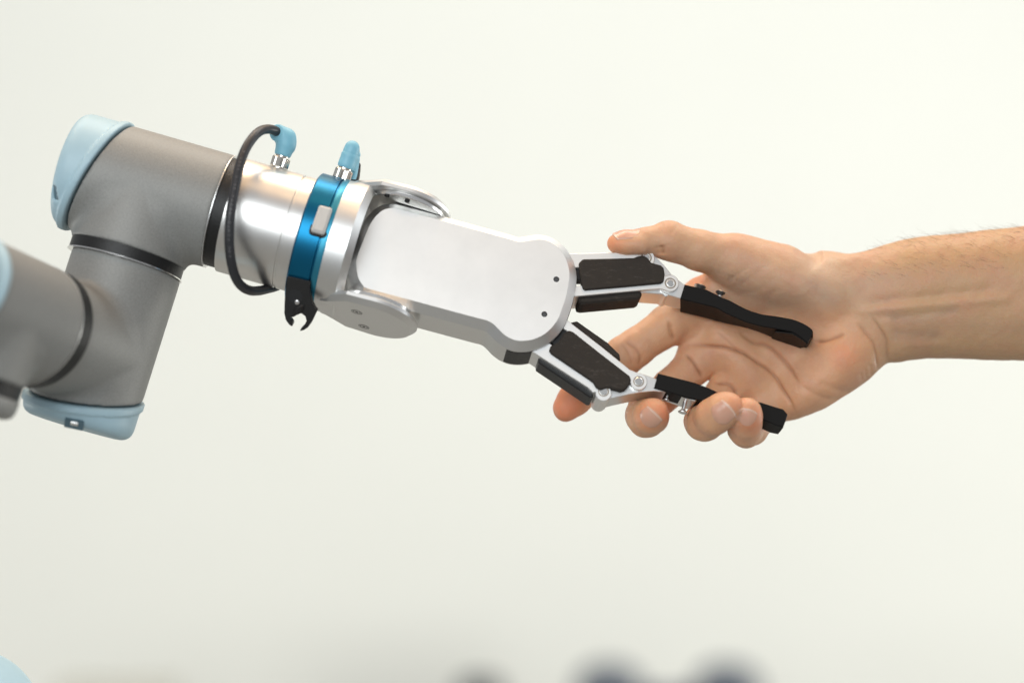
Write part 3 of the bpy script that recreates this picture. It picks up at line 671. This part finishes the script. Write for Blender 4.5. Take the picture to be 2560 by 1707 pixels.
X = np.interp
tx = [2000, 2060, 2097, 2126, 2152, 2176, 2235, 2293, 2440, 2560, 2720]; ty = [640, 634, 635, 635, 630, 623, 605, 593, 579, 565, 545]
bx = [2000, 2100, 2140, 2180, 2243, 2273, 2323, 2440, 2560, 2720]; by = [800, 862, 885, 900, 908, 901, 895, 899, 902, 907]
YA = 36.0
def forearm():
    kk = (D+YA)/D
    xs = np.linspace(2000, 2720, 73)
    top = X(xs, tx, ty); bot = X(xs, bx, by)
    for _ in range(3):
        top[1:-1] = (top[:-2]+2*top[1:-1]+top[2:])/4; bot[1:-1] = (bot[:-2]+2*bot[1:-1]+bot[2:])/4
    wx = (xs-1280)/4*kk; zc = (853.5-(top+bot)/2)/4*kk; hh = (bot-top)/8*kk
    dep = hh*X(xs, [2000, 2150, 2300, 2720], [.72, .72, .80, .86])
    def f(x, y, z):
        c = np.interp(x, wx, zc).astype(np.float32); h = np.interp(x, wx, hh).astype(np.float32); w = np.interp(x, wx, dep).astype(np.float32)
        a = np.abs(z-c)/h; b_ = np.abs(y-YA)/w
        r = (a**2.3+b_**2.3)**(1/2.3)
        return np.maximum((r-1)*np.minimum(h, w)*0.92, (wx[0]+15)-x)
    return (f, V(wx[0], YA-45, -60), V(wx[-1], YA+45, 110)), (wx, zc, hh, dep)
FA, (fwx, fzc, fhh, fdep) = forearm()
palm = [
    (rc(P(2150, 770, 38), P(1880, 735, 40), 19, 16), 10), (rc(P(1880, 735, 40), P(1760, 754, 41), 16, 13.2), 10),
    (rc(P(2150, 790, 38), P(1800, 850, 41), 19, 14.0), 10),
    (rc(P(2150, 820, 38), P(1850, 930, 41), 18, 13.5), 10),
    (rc(P(2150, 840, 38), P(1925, 1000, 39), 17, 12.2), 10),
    (ell(P(1968, 702, 33), V(.95, 0, -.30), V(0, 1, 0), (48, 27, 18.6)), 12),          # thenar
    (ell(P(1870, 668, 26), V(.96, 0, -.26), V(0, 1, 0), (30, 17, 14)), 10),
    (ell(P(2058, 938, 36), V(.81, 0, .58), V(0, 1, 0), (40, 25, 18.5)), 12),           # hypothenar
    (ell(P(2110, 880, 34), V(.7, 0, .7), V(0, 1, 0), (22, 22, 20)), 10),               # heel
    (ell(P(1845, 905, 34), V(.55, 0, -.83), V(0, 1, 0), (32, 13, 12)), 10),            # pads below the fingers
    (rc(P(1840, 668, 44), P(1760, 752, 44), 9, 10), 8),
    (rc(P(1735, 815, 41), P(1738, 868, 41), 9.5, 9.5), 6),
    (rc(P(1850, 672, 44), P(2060, 700, 42), 11, 15), 9),                                # web
]
fingers = {
 'thumb': ([P(1950, 679, 28), P(1835, 640, 22), P(1750, 627, 17), P(1672, 602, 13), P(1620, 604, 10), P(1560, 608, 8), P(1541, 609, 7.5)],
           [16.3, 13.3, 12.4, 12.1, 8.6, 7.4, 5.9], 9, 3.5),
 'index': ([P(1800, 735, 41), P(1757, 750, 41), P(1672, 811, 36), P(1590, 868, 33), P(1560, 890, 32), P(1500, 940, 29), P(1472, 965, 28), P(1435, 1000, 25), P(1416, 1020, 24)],
           [13.5, 13.4, 12.9, 12.2, 12.4, 11.3, 11.0, 10.2, 8.6], 7, 3),
 'middle': ([P(1800, 858, 41), P(1738, 910, 39), P(1680, 966, 31), P(1618, 1020, 20), P(1610, 1038, 6), P(1615, 1046, -8), P(1628, 1040, -20), P(1634, 1032, -26)],
            [13.2, 12.6, 12.0, 11.6, 11.2, 11.4, 10.6, 9.0], 7, 3),
 'ring': ([P(1855, 930, 41), P(1810, 985, 36), P(1775, 1035, 24), P(1757, 1055, 8), P(1762, 1056, -12), P(1785, 1040, -25), P(1808, 1024, -31), P(1820, 1017, -33)],
          [12.8, 12.0, 11.6, 11.3, 11.2, 11.2, 10.4, 9.0], 6, 3),
 'little': ([P(1925, 1000, 39), P(1895, 1048, 30), P(1878, 1072, 16), P(1866, 1078, 0), P(1862, 1072, -14), P(1864, 1056, -22), P(1867, 1036, -28), P(1868, 1028, -30)],
            [11.6, 10.6, 10.2, 9.8, 10.0, 9.9, 9.4, 8.2], 6, 3),
}
HH = 0.75
HF = Field(V(18, -50, -72), V(352, 82, 84), HH)
Pm = HF.new(); HF.put(Pm, FA, 0)
for pr, k in palm: HF.put(Pm, pr, k)
tot_f = None
extra = {
 'thumb': [(rc(P(1600, 613, 13), P(1545, 613, 11), 5.8, 4.6), 3), (rc(P(1600, 613, 4), P(1545, 613, 4), 5.8, 4.6), 3)],
 'index': [], 'middle': [], 'ring': [], 'little': []}
parts = []
for nm, (pts, rad, kp, kc) in fingers.items():
    Fg = HF.new()
    for i in range(len(pts)-1): HF.put(Fg, rc(pts[i], pts[i+1], rad[i], rad[i+1]), kc if i else 0)
    for pr, k in extra[nm]: HF.put(Fg, pr, k)
    parts.append((Fg, kp))
TF = Pm.copy()
for Fg, kp in parts: TF = np.minimum(TF, smin(Pm, Fg, kp))
# finger-to-finger contact: tiny blend only
HV, HQ = HF.nets(TF, 3)
HN = vnormals(HV, HQ)
def topix(Vv):
    k = (D+Vv[:, 1])/D; return np.stack([Vv[:, 0]/k*4+1280, 853.5-Vv[:, 2]/k*4], 1)
px = topix(HV); front = np.clip((-HN[:, 1]-0.05)*3, 0, 1)
def pdist(px, line):
    d_ = np.full(len(px), 1e9)
    for (a, b) in zip(line[:-1], line[1:]):
        a = np.array(a, float); b = np.array(b, float); ba = b-a
        t = np.clip(((px-a)@ba)/(ba@ba), 0, 1); d_ = np.minimum(d_, np.linalg.norm(px-a-t[:, None]*ba, axis=1))
    return d_
def ptaper(px, line):                           # 0 at the ends of a line, 1 along its middle
    L = np.array(line, float); acc = np.concatenate([[0], np.cumsum(np.linalg.norm(np.diff(L, axis=0), axis=1))]); best = np.full(len(px), 1e9); u = np.zeros(len(px))
    for k in range(len(L)-1):
        a, b = L[k], L[k+1]; ba = b-a; t = np.clip(((px-a)@ba)/(ba@ba+1e-9), 0, 1); d_ = np.linalg.norm(px-a-t[:, None]*ba, axis=1)
        m = d_ < best; best[m] = d_[m]; u[m] = (acc[k]+t[m]*(acc[k+1]-acc[k]))/acc[-1]
    e = np.clip(np.minimum(u, 1-u)/.22, 0, 1); return e*e*(3-2*e)*(.9+.1*np.sin(u*6+L[0, 0]))
def sm2(l, n=6):
    l = np.array(l, float); return spline(np.c_[l, np.zeros(len(l))], n)[:, :2].tolist() if len(l) > 2 else l.tolist()
zp = lambda x, y: (1660+x/3.92, 780+y/3.92)
z1 = lambda x, y: (1480+x/2.529, 520+y/2.529)
z3 = lambda x, y: (2000+x/3.409, 520+y/3.409)
z9 = lambda x, y: (1480+x/5.88, 520+y/5.88)
ymin_palm, ALL = 8.0, -99.0
CRE = [  # line, depth mm, half width px, min Y
 ([zp(170, 318), zp(330, 318), zp(480, 340), zp(640, 355), zp(790, 400), zp(900, 475), zp(1030, 570), zp(1110, 660), zp(1160, 760), zp(1220, 850), zp(1290, 970), zp(1350, 1060)], 1.5, 4.5, 5),
 ([zp(500, 160), zp(600, 260), zp(700, 350), zp(800, 400)], .5, 4, 5),
 ([zp(700, 150), zp(780, 230), zp(880, 300), zp(1000, 330), zp(1080, 380), zp(1160, 460), zp(1240, 560), zp(1300, 660), zp(1340, 760)], 1.0, 5.5, 5),
 ([zp(200, 395), zp(290, 490), zp(340, 570), zp(390, 660)], 1.3, 4.5, 5),
 ([zp(470, 690), zp(560, 690), zp(650, 720), zp(740, 830)], 1.2, 4.5, 5),
 ([zp(60, 100), zp(75, 200), zp(110, 290)], .8, 3.5, 5), ([zp(45, 60), zp(65, 220), zp(130, 310)], .5, 3, 5),
 ([zp(1450, 280), zp(1550, 285), zp(1660, 255), zp(1790, 205)], 1.1, 5, 0),
 ([zp(1380, 750), zp(1480, 810), zp(1600, 860), zp(1720, 870)], .7, 8, 0), ([zp(1560, 700), zp(1680, 760), zp(1800, 790)], .5, 8, 0),
 ([z3(470, 965), z3(560, 1060), z3(640, 1170), z3(660, 1300), z3(662, 1410)], .8, 3, -5), ([z3(590, 900), z3(680, 1030), z3(740, 1150), z3(752, 1340)], .7, 3, -5),
 ([z3(560, 1360), z3(572, 1470)], .3, 3, -5), ([z3(600, 1330), z3(612, 1440)], .3, 3, -5), ([z3(520, 1400), z3(540, 1500)], .3, 3, -5), ([z3(820, 1240), z3(830, 1330)], .4, 3, -5),
 ([z1(200, 840), z1(270, 880), z1(305, 940), z1(290, 1010)], .7, 3.5, 5), ([z1(180, 850), z1(230, 910), z1(255, 1000)], .5, 3.5, 5),
 ([z9(1020, 540), z9(1040, 620), z9(1045, 700)], .9, 4, -20), ([z9(1035, 200), z9(1020, 330), z9(1015, 420)], .35, 3, -20), ([z9(1280, 225), z9(1200, 330), z9(1150, 400)], .3, 3, -20),
 ([z9(930, 560), z9(970, 600), z9(1000, 690)], .4, 3, -20),
 ([z1(840, 480), z1(880, 440), z1(960, 400), z1(1010, 370)], .22, 4, -20), ([z1(930, 500), z1(1010, 430), z1(1080, 380)], .14, 4, -20), ([z1(760, 380), z1(820, 300), z1(880, 240)], .15, 5, -20),
 ([z1(860, 470), z1(880, 460), z1(900, 430)], .4, 4, -20), ([z1(1000, 560), z1(1100, 480), z1(1200, 410)], .12, 5, -20), ([z1(1080, 600), z1(1200, 500)], .12, 5, -20),
 # forearm relief
 ([z3(620, 820), z3(740, 785), z3(900, 770), z3(1200, 740), z3(1600, 690)], .7, 13, -20), ([z3(620, 910), z3(860, 925), z3(1100, 895), z3(1330, 880)], .5, 12, -20),
 ([z3(850, 1080), z3(1000, 1100), z3(1150, 1110)], .9, 17, -20), ([z3(800, 960), z3(820, 1100), z3(850, 1160)], .5, 9, -20),
 ([z3(440, 900), z3(400, 700), z3(330, 520), z3(230, 420)], .7, 16, -20),
]
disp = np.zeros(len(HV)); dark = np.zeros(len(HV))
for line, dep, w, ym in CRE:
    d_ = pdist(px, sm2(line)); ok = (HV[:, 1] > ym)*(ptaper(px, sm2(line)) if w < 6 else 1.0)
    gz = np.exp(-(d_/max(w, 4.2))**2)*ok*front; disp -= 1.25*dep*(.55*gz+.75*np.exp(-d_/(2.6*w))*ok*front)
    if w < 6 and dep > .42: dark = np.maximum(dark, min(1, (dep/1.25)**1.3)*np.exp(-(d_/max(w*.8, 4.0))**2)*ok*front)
RID = [([z3(560, 875), z3(740, 860), z3(1000, 840), z3(1400, 800), z3(1750, 770)], .9, 13), ([z3(860, 1175), z3(1050, 1170), z3(1250, 1160)], .35, 10), ([z3(250, 440), z3(420, 420), z3(700, 330)], .8, 16)]
for line, dep, w in RID: disp += dep*np.exp(-(pdist(px, sm2(line))/w)**2)*front*(HV[:, 1] > -20)
# irregular flesh
def wav(p, f, ph): return np.sin(p[:, 0]*f+ph+1.7*np.sin(p[:, 2]*f*.8+ph*2)+p[:, 1]*f*.6)
disp += .16*wav(HV, .16, .3)+.10*wav(HV[:, [2, 1, 0]], .29, 1.9)+.05*wav(HV, .55, 4.1)
HV2 = HV+HN*disp[:, None]
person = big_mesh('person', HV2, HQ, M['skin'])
person['label'] = 'bare right forearm and hand holding both black gripper fingertips like a handshake'; person['category'] = 'person'
# skin tone map: r pink, g tan, b vein, a crease redness and painted shade
def blob(c, r): return np.exp(-(np.linalg.norm(px-np.array(c), axis=1)/r)**2)
pink = np.zeros(len(HV))
for c, r, a in [((1530, 615), 62, .8), ((1410, 1020), 85, 1.15), ((1625, 1040), 60, .95), ((1840, 1015), 60, .75), ((1880, 1050), 55, 1.0), ((1660, 1035), 45, 1.0), ((1735, 1075), 80, .2),  # index tip extra red, its backlit glow painted in
                ((1700, 860), 120, .5), ((1860, 930), 140, .5), ((1960, 860), 130, .45), ((2110, 890), 80, .75), ((2060, 960), 120, .5), ((1560, 900), 70, .45), ((1740, 700), 45, .8), ((1655, 640), 35, .5), ((1720, 930), 70, .4)]:
    pink = np.maximum(pink, a*blob(c, r))
low = np.clip((px[:, 1]-735)/60, 0, 1)*np.clip((2190-px[:, 0])/90, 0, 1)
pink = np.maximum(pink, .55*low); pink = np.maximum(pink, .22*np.clip((2050-px[:, 0])/100, 0, 1))
pink = np.clip(pink+dark*.1, 0, 1.2)
tan = np.clip((px[:, 0]-2050)/220, 0, 1)*.8+.35*np.clip((700-px[:, 1])/120, 0, 1)
tan = np.clip(tan, 0, 1)
vein = np.zeros(len(HV))
for line, w, a in [([z3(100, 640), z3(180, 720), z3(290, 800)], 16, .5), ([z3(800, 930), z3(1000, 960), z3(1300, 880)], 16, .8), ([z3(420, 620), z3(700, 600), z3(900, 540)], 22, .45), ([z3(850, 1080), z3(1150, 1080)], 22, .7),
                   ([z3(1540, 1180), z3(1580, 1130)], 7, .4), ([z3(740, 790), z3(760, 760)], 8, .4), ([z1(900, 460), z1(980, 440)], 10, .4), ([z3(1000, 1000), z3(1400, 990), z3(1900, 1050)], 26, .4)]:
    vein = np.maximum(vein, a*1.25*np.exp(-(pdist(px, sm2(line))/w)**2)*front)
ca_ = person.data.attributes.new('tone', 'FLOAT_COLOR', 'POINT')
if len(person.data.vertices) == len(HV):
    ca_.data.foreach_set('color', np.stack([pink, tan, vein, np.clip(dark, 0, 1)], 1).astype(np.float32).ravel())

# nails lie on the finger surface
def surf(p, nrm_):                              # march a ray from outside onto the hand
    lo, h = HF.lo, HF.h
    def val(x):
        i = (x-lo)/h; j = np.clip(np.floor(i).astype(int), 0, HF.n-2); t = i-j; s_ = 0
        for o in np.ndindex(2, 2, 2):
            w = np.prod([t[k] if o[k] else 1-t[k] for k in range(3)]); s_ += w*TF[j[0]+o[0], j[1]+o[1], j[2]+o[2]]
        return s_
    x = np.array(p, float)
    for _ in range(60):
        d_ = val(x)
        if d_ < .03: break
        x = x-nrm_*max(d_*.7, .05)
    return x
def nail(c, up, nd, half_w, L, label, tip_lift=.5):
    """c: middle of nail; up: towards the fingertip; nd: outward direction"""
    nd = nrm(nd); up = nrm(up-nd*(up@nd)); sd = np.cross(up, nd); nu, nv = 12, 12; vs, fs = [], []
    top = []
    for j in range(nv+1):
        v_ = -1+2*j/nv
        for i in range(nu+1):
            u_ = -1+2*i/nu
            # superellipse outline, squarer at the free edge
            wv = half_w*(1-0.10*max(0, -v_)-0.35*max(0, -v_-.5)**1.2*2)
            lv = (v_*L/2)-(0.16*L*(u_*u_))*(1 if v_ > 0 else -.9)*abs(v_)
            lat = nd*math.cos(u_*.75)+sd*math.sin(u_*.75)
            p0 = c+up*lv+sd*(u_*wv)+nrm(lat)*7
            top.append(surf(p0, nrm(lat))+nrm(lat)*(.30+(tip_lift*max(0, v_)**4)-0.22*abs(u_)**6))
    n1 = nu+1
    for j in range(nv):
        for i in range(nu): fs.append([j*n1+i, j*n1+i+1, (j+1)*n1+i+1, (j+1)*n1+i])
    bot = [t-nd*1.0 for t in top]; N = len(top); vs = top+bot
    per = [i for i in range(n1)]+[j*n1+nu for j in range(1, nv+1)]+[nv*n1+i for i in range(nu-1, -1, -1)]+[j*n1 for j in range(nv-1, 0, -1)]
    for a, b in zip(per, per[1:]+per[:1]): fs.append([a, b, b+N, a+N])
    o = mesh_obj('fingernail', vs, fs, M['nail'], person, 60, label); o.data.materials.append(M['nail_edge'])
    for p_ in o.data.polygons:
        if min(p_.vertices) >= (nv-1)*n1 and max(p_.vertices) < N: p_.material_index = 1
    return o
nail(P(1565, 592, 7), V(-1, 0, -.02), V(.0, -.34, .94), 6.8, 17, 'pink thumbnail seen from the side')
nail(P(1630, 1042, -30), V(.62, -.45, .62), V(-.45, -.85, -.35), 5.4, 11.5, 'fingernail of the middle finger')
nail(P(1810, 1031, -38), V(.72, -.3, .60), V(-.30, -.92, -.25), 5.9, 13, 'fingernail of the ring finger')
nail(P(1868, 1041, -36), V(.30, -.25, .92), V(-.10, -.95, -.25), 4.9, 11, 'fingernail of the little finger')

# forearm hair: a few hundred thin curved hairs in one part
gg = Geo(); rs = np.random.RandomState(3)
for i in range(330):
    pxx = 2130+430*rs.rand()**.75; wx_ = (pxx-1280)/4*(D+YA)/D
    a = math.radians(rs.choice([rs.uniform(60, 105), rs.uniform(20, 75)], p=[.4, .6]))      # 90 = top edge, 0 = facing camera
    h, w, c = np.interp(wx_, fwx, fhh), np.interp(wx_, fwx, fdep), np.interp(wx_, fwx, fzc)
    sa, ca2 = math.sin(a), math.cos(a); r_ = 1/((abs(sa)**2.3+abs(ca2)**2.3)**(1/2.3))
    p0 = V(wx_, YA-w*ca2*r_, c+h*sa*r_); n_ = nrm(V(0, -ca2/w, sa/h))
    tg = nrm(V(-1, 0, 0)*rs.uniform(.6, 1.3)+n_*rs.uniform(.25, .8)+V(0, rs.uniform(-.6, .3), 0)*.6+V(0, 0, -.4*ca2))
    if a < math.radians(60): tg = nrm(V(-.9, 0, .35+rs.uniform(-.4, .3))+n_*rs.uniform(.08, .3))
    Lh = rs.uniform(3.5, 8.5)*(0.7 if pxx < 2200 else 1); bend = nrm(V(rs.uniform(-.6, .2), rs.uniform(-.3, .3), rs.uniform(-.5, .2)))
    pth = [p0-n_*.5+tg*Lh*t+bend*Lh*.30*t*t for t in np.linspace(0, 1, 5)]
    gg.add(*tube(pth, [.046, .044, .04, .032, .016], 3))
hr = gg.obj('arm_hair', M['hair'], person, 180); hr['kind'] = 'stuff'

# ------------------------------------------------------------------ unidentified out-of-focus shapes near the wall, built as furniture
def bgx(px_, py_, Y): return P(px_, py_, Y)
def chair(px0, px1, ptop, Y, knobs, m, label, cat='chair'):
    a = P(px0, ptop, Y); b = P(px1, ptop, Y); w = b[0]-a[0]; cx = (a[0]+b[0])/2; zt = a[2]; fz = -1558.0
    root = empty('chair', V(cx, Y, fz), label, cat)
    fr = Frame(V(cx, Y, 0), V(1, 0, 0), V(0, 0, 1), toc)
    Geo().add(*rbox(fr, (-w/2, w/2), (zt-430, zt), -25, 25, 60, 12)).obj('backrest', m, root, 40)
    for s_ in (-1, 1):
        if knobs:
            pk = V(cx+s_*(w/2-10), Y, zt-420)
            Geo().add(*tube([pk, pk+V(0, 0, 380)], [40, 46], 16)).obj('upright', M['slate'], root, 40)
            k0 = pk+V(0, 0, 425); Geo().add(*lathe([(-90, 40), (-86, 100), (0, 122), (50, 104), (80, 60), (88, 4)], k0, V(0, 0, 1), 24)).obj('knob', M['slate'], root, 60)
    Geo().add(*rbox(Frame(V(cx, Y-210, zt-470), V(1, 0, 0), V(0, 1, 0)), (-w/2-15, w/2+15), (-220, 220), -35, 35, 50, 14)).obj('seat', m, root, 40)
    for sx in (-1, 1):
        for sy in (-400, -20):
            Geo().add(*tube([V(cx+sx*w*.42, Y+sy, zt-500), V(cx+sx*w*.48, Y+sy, fz+2)], 14, 12)).obj('leg', M['darkgrey'], root, 40)
    return root
chair(1515, 1825, 1724, 5400, True, M['navy'], 'unidentified blurred navy shape, built as a chair with two dark knobbed uprights near the bottom edge')
chair(1140, 1260, 1690, 5400, False, M['darkgrey'], 'unidentified narrow blurred dark grey shape, built as a chair, at bottom edge, left of the navy one')
bx_ = P(290, 1713, 5300)
box = empty('box', V(bx_[0], 5300, -1558), 'unidentified faint beige blur, built as a box top, at the bottom edge, left part of picture', 'box')
fr = Frame(V(bx_[0], 5300, 0), V(1, 0, 0), V(0, 0, 1), toc)
Geo().add(*rbox(fr, (-190, 190), (-1557, bx_[2]), -90, 90, 10, 4)).obj('carton', M['beige'], box, 40)
Geo().add(*rbox(fr, (-194, 194), (bx_[2]-60, bx_[2]+3), -94, 94, 10, 4)).obj('lid', M['beige'], box, 40)
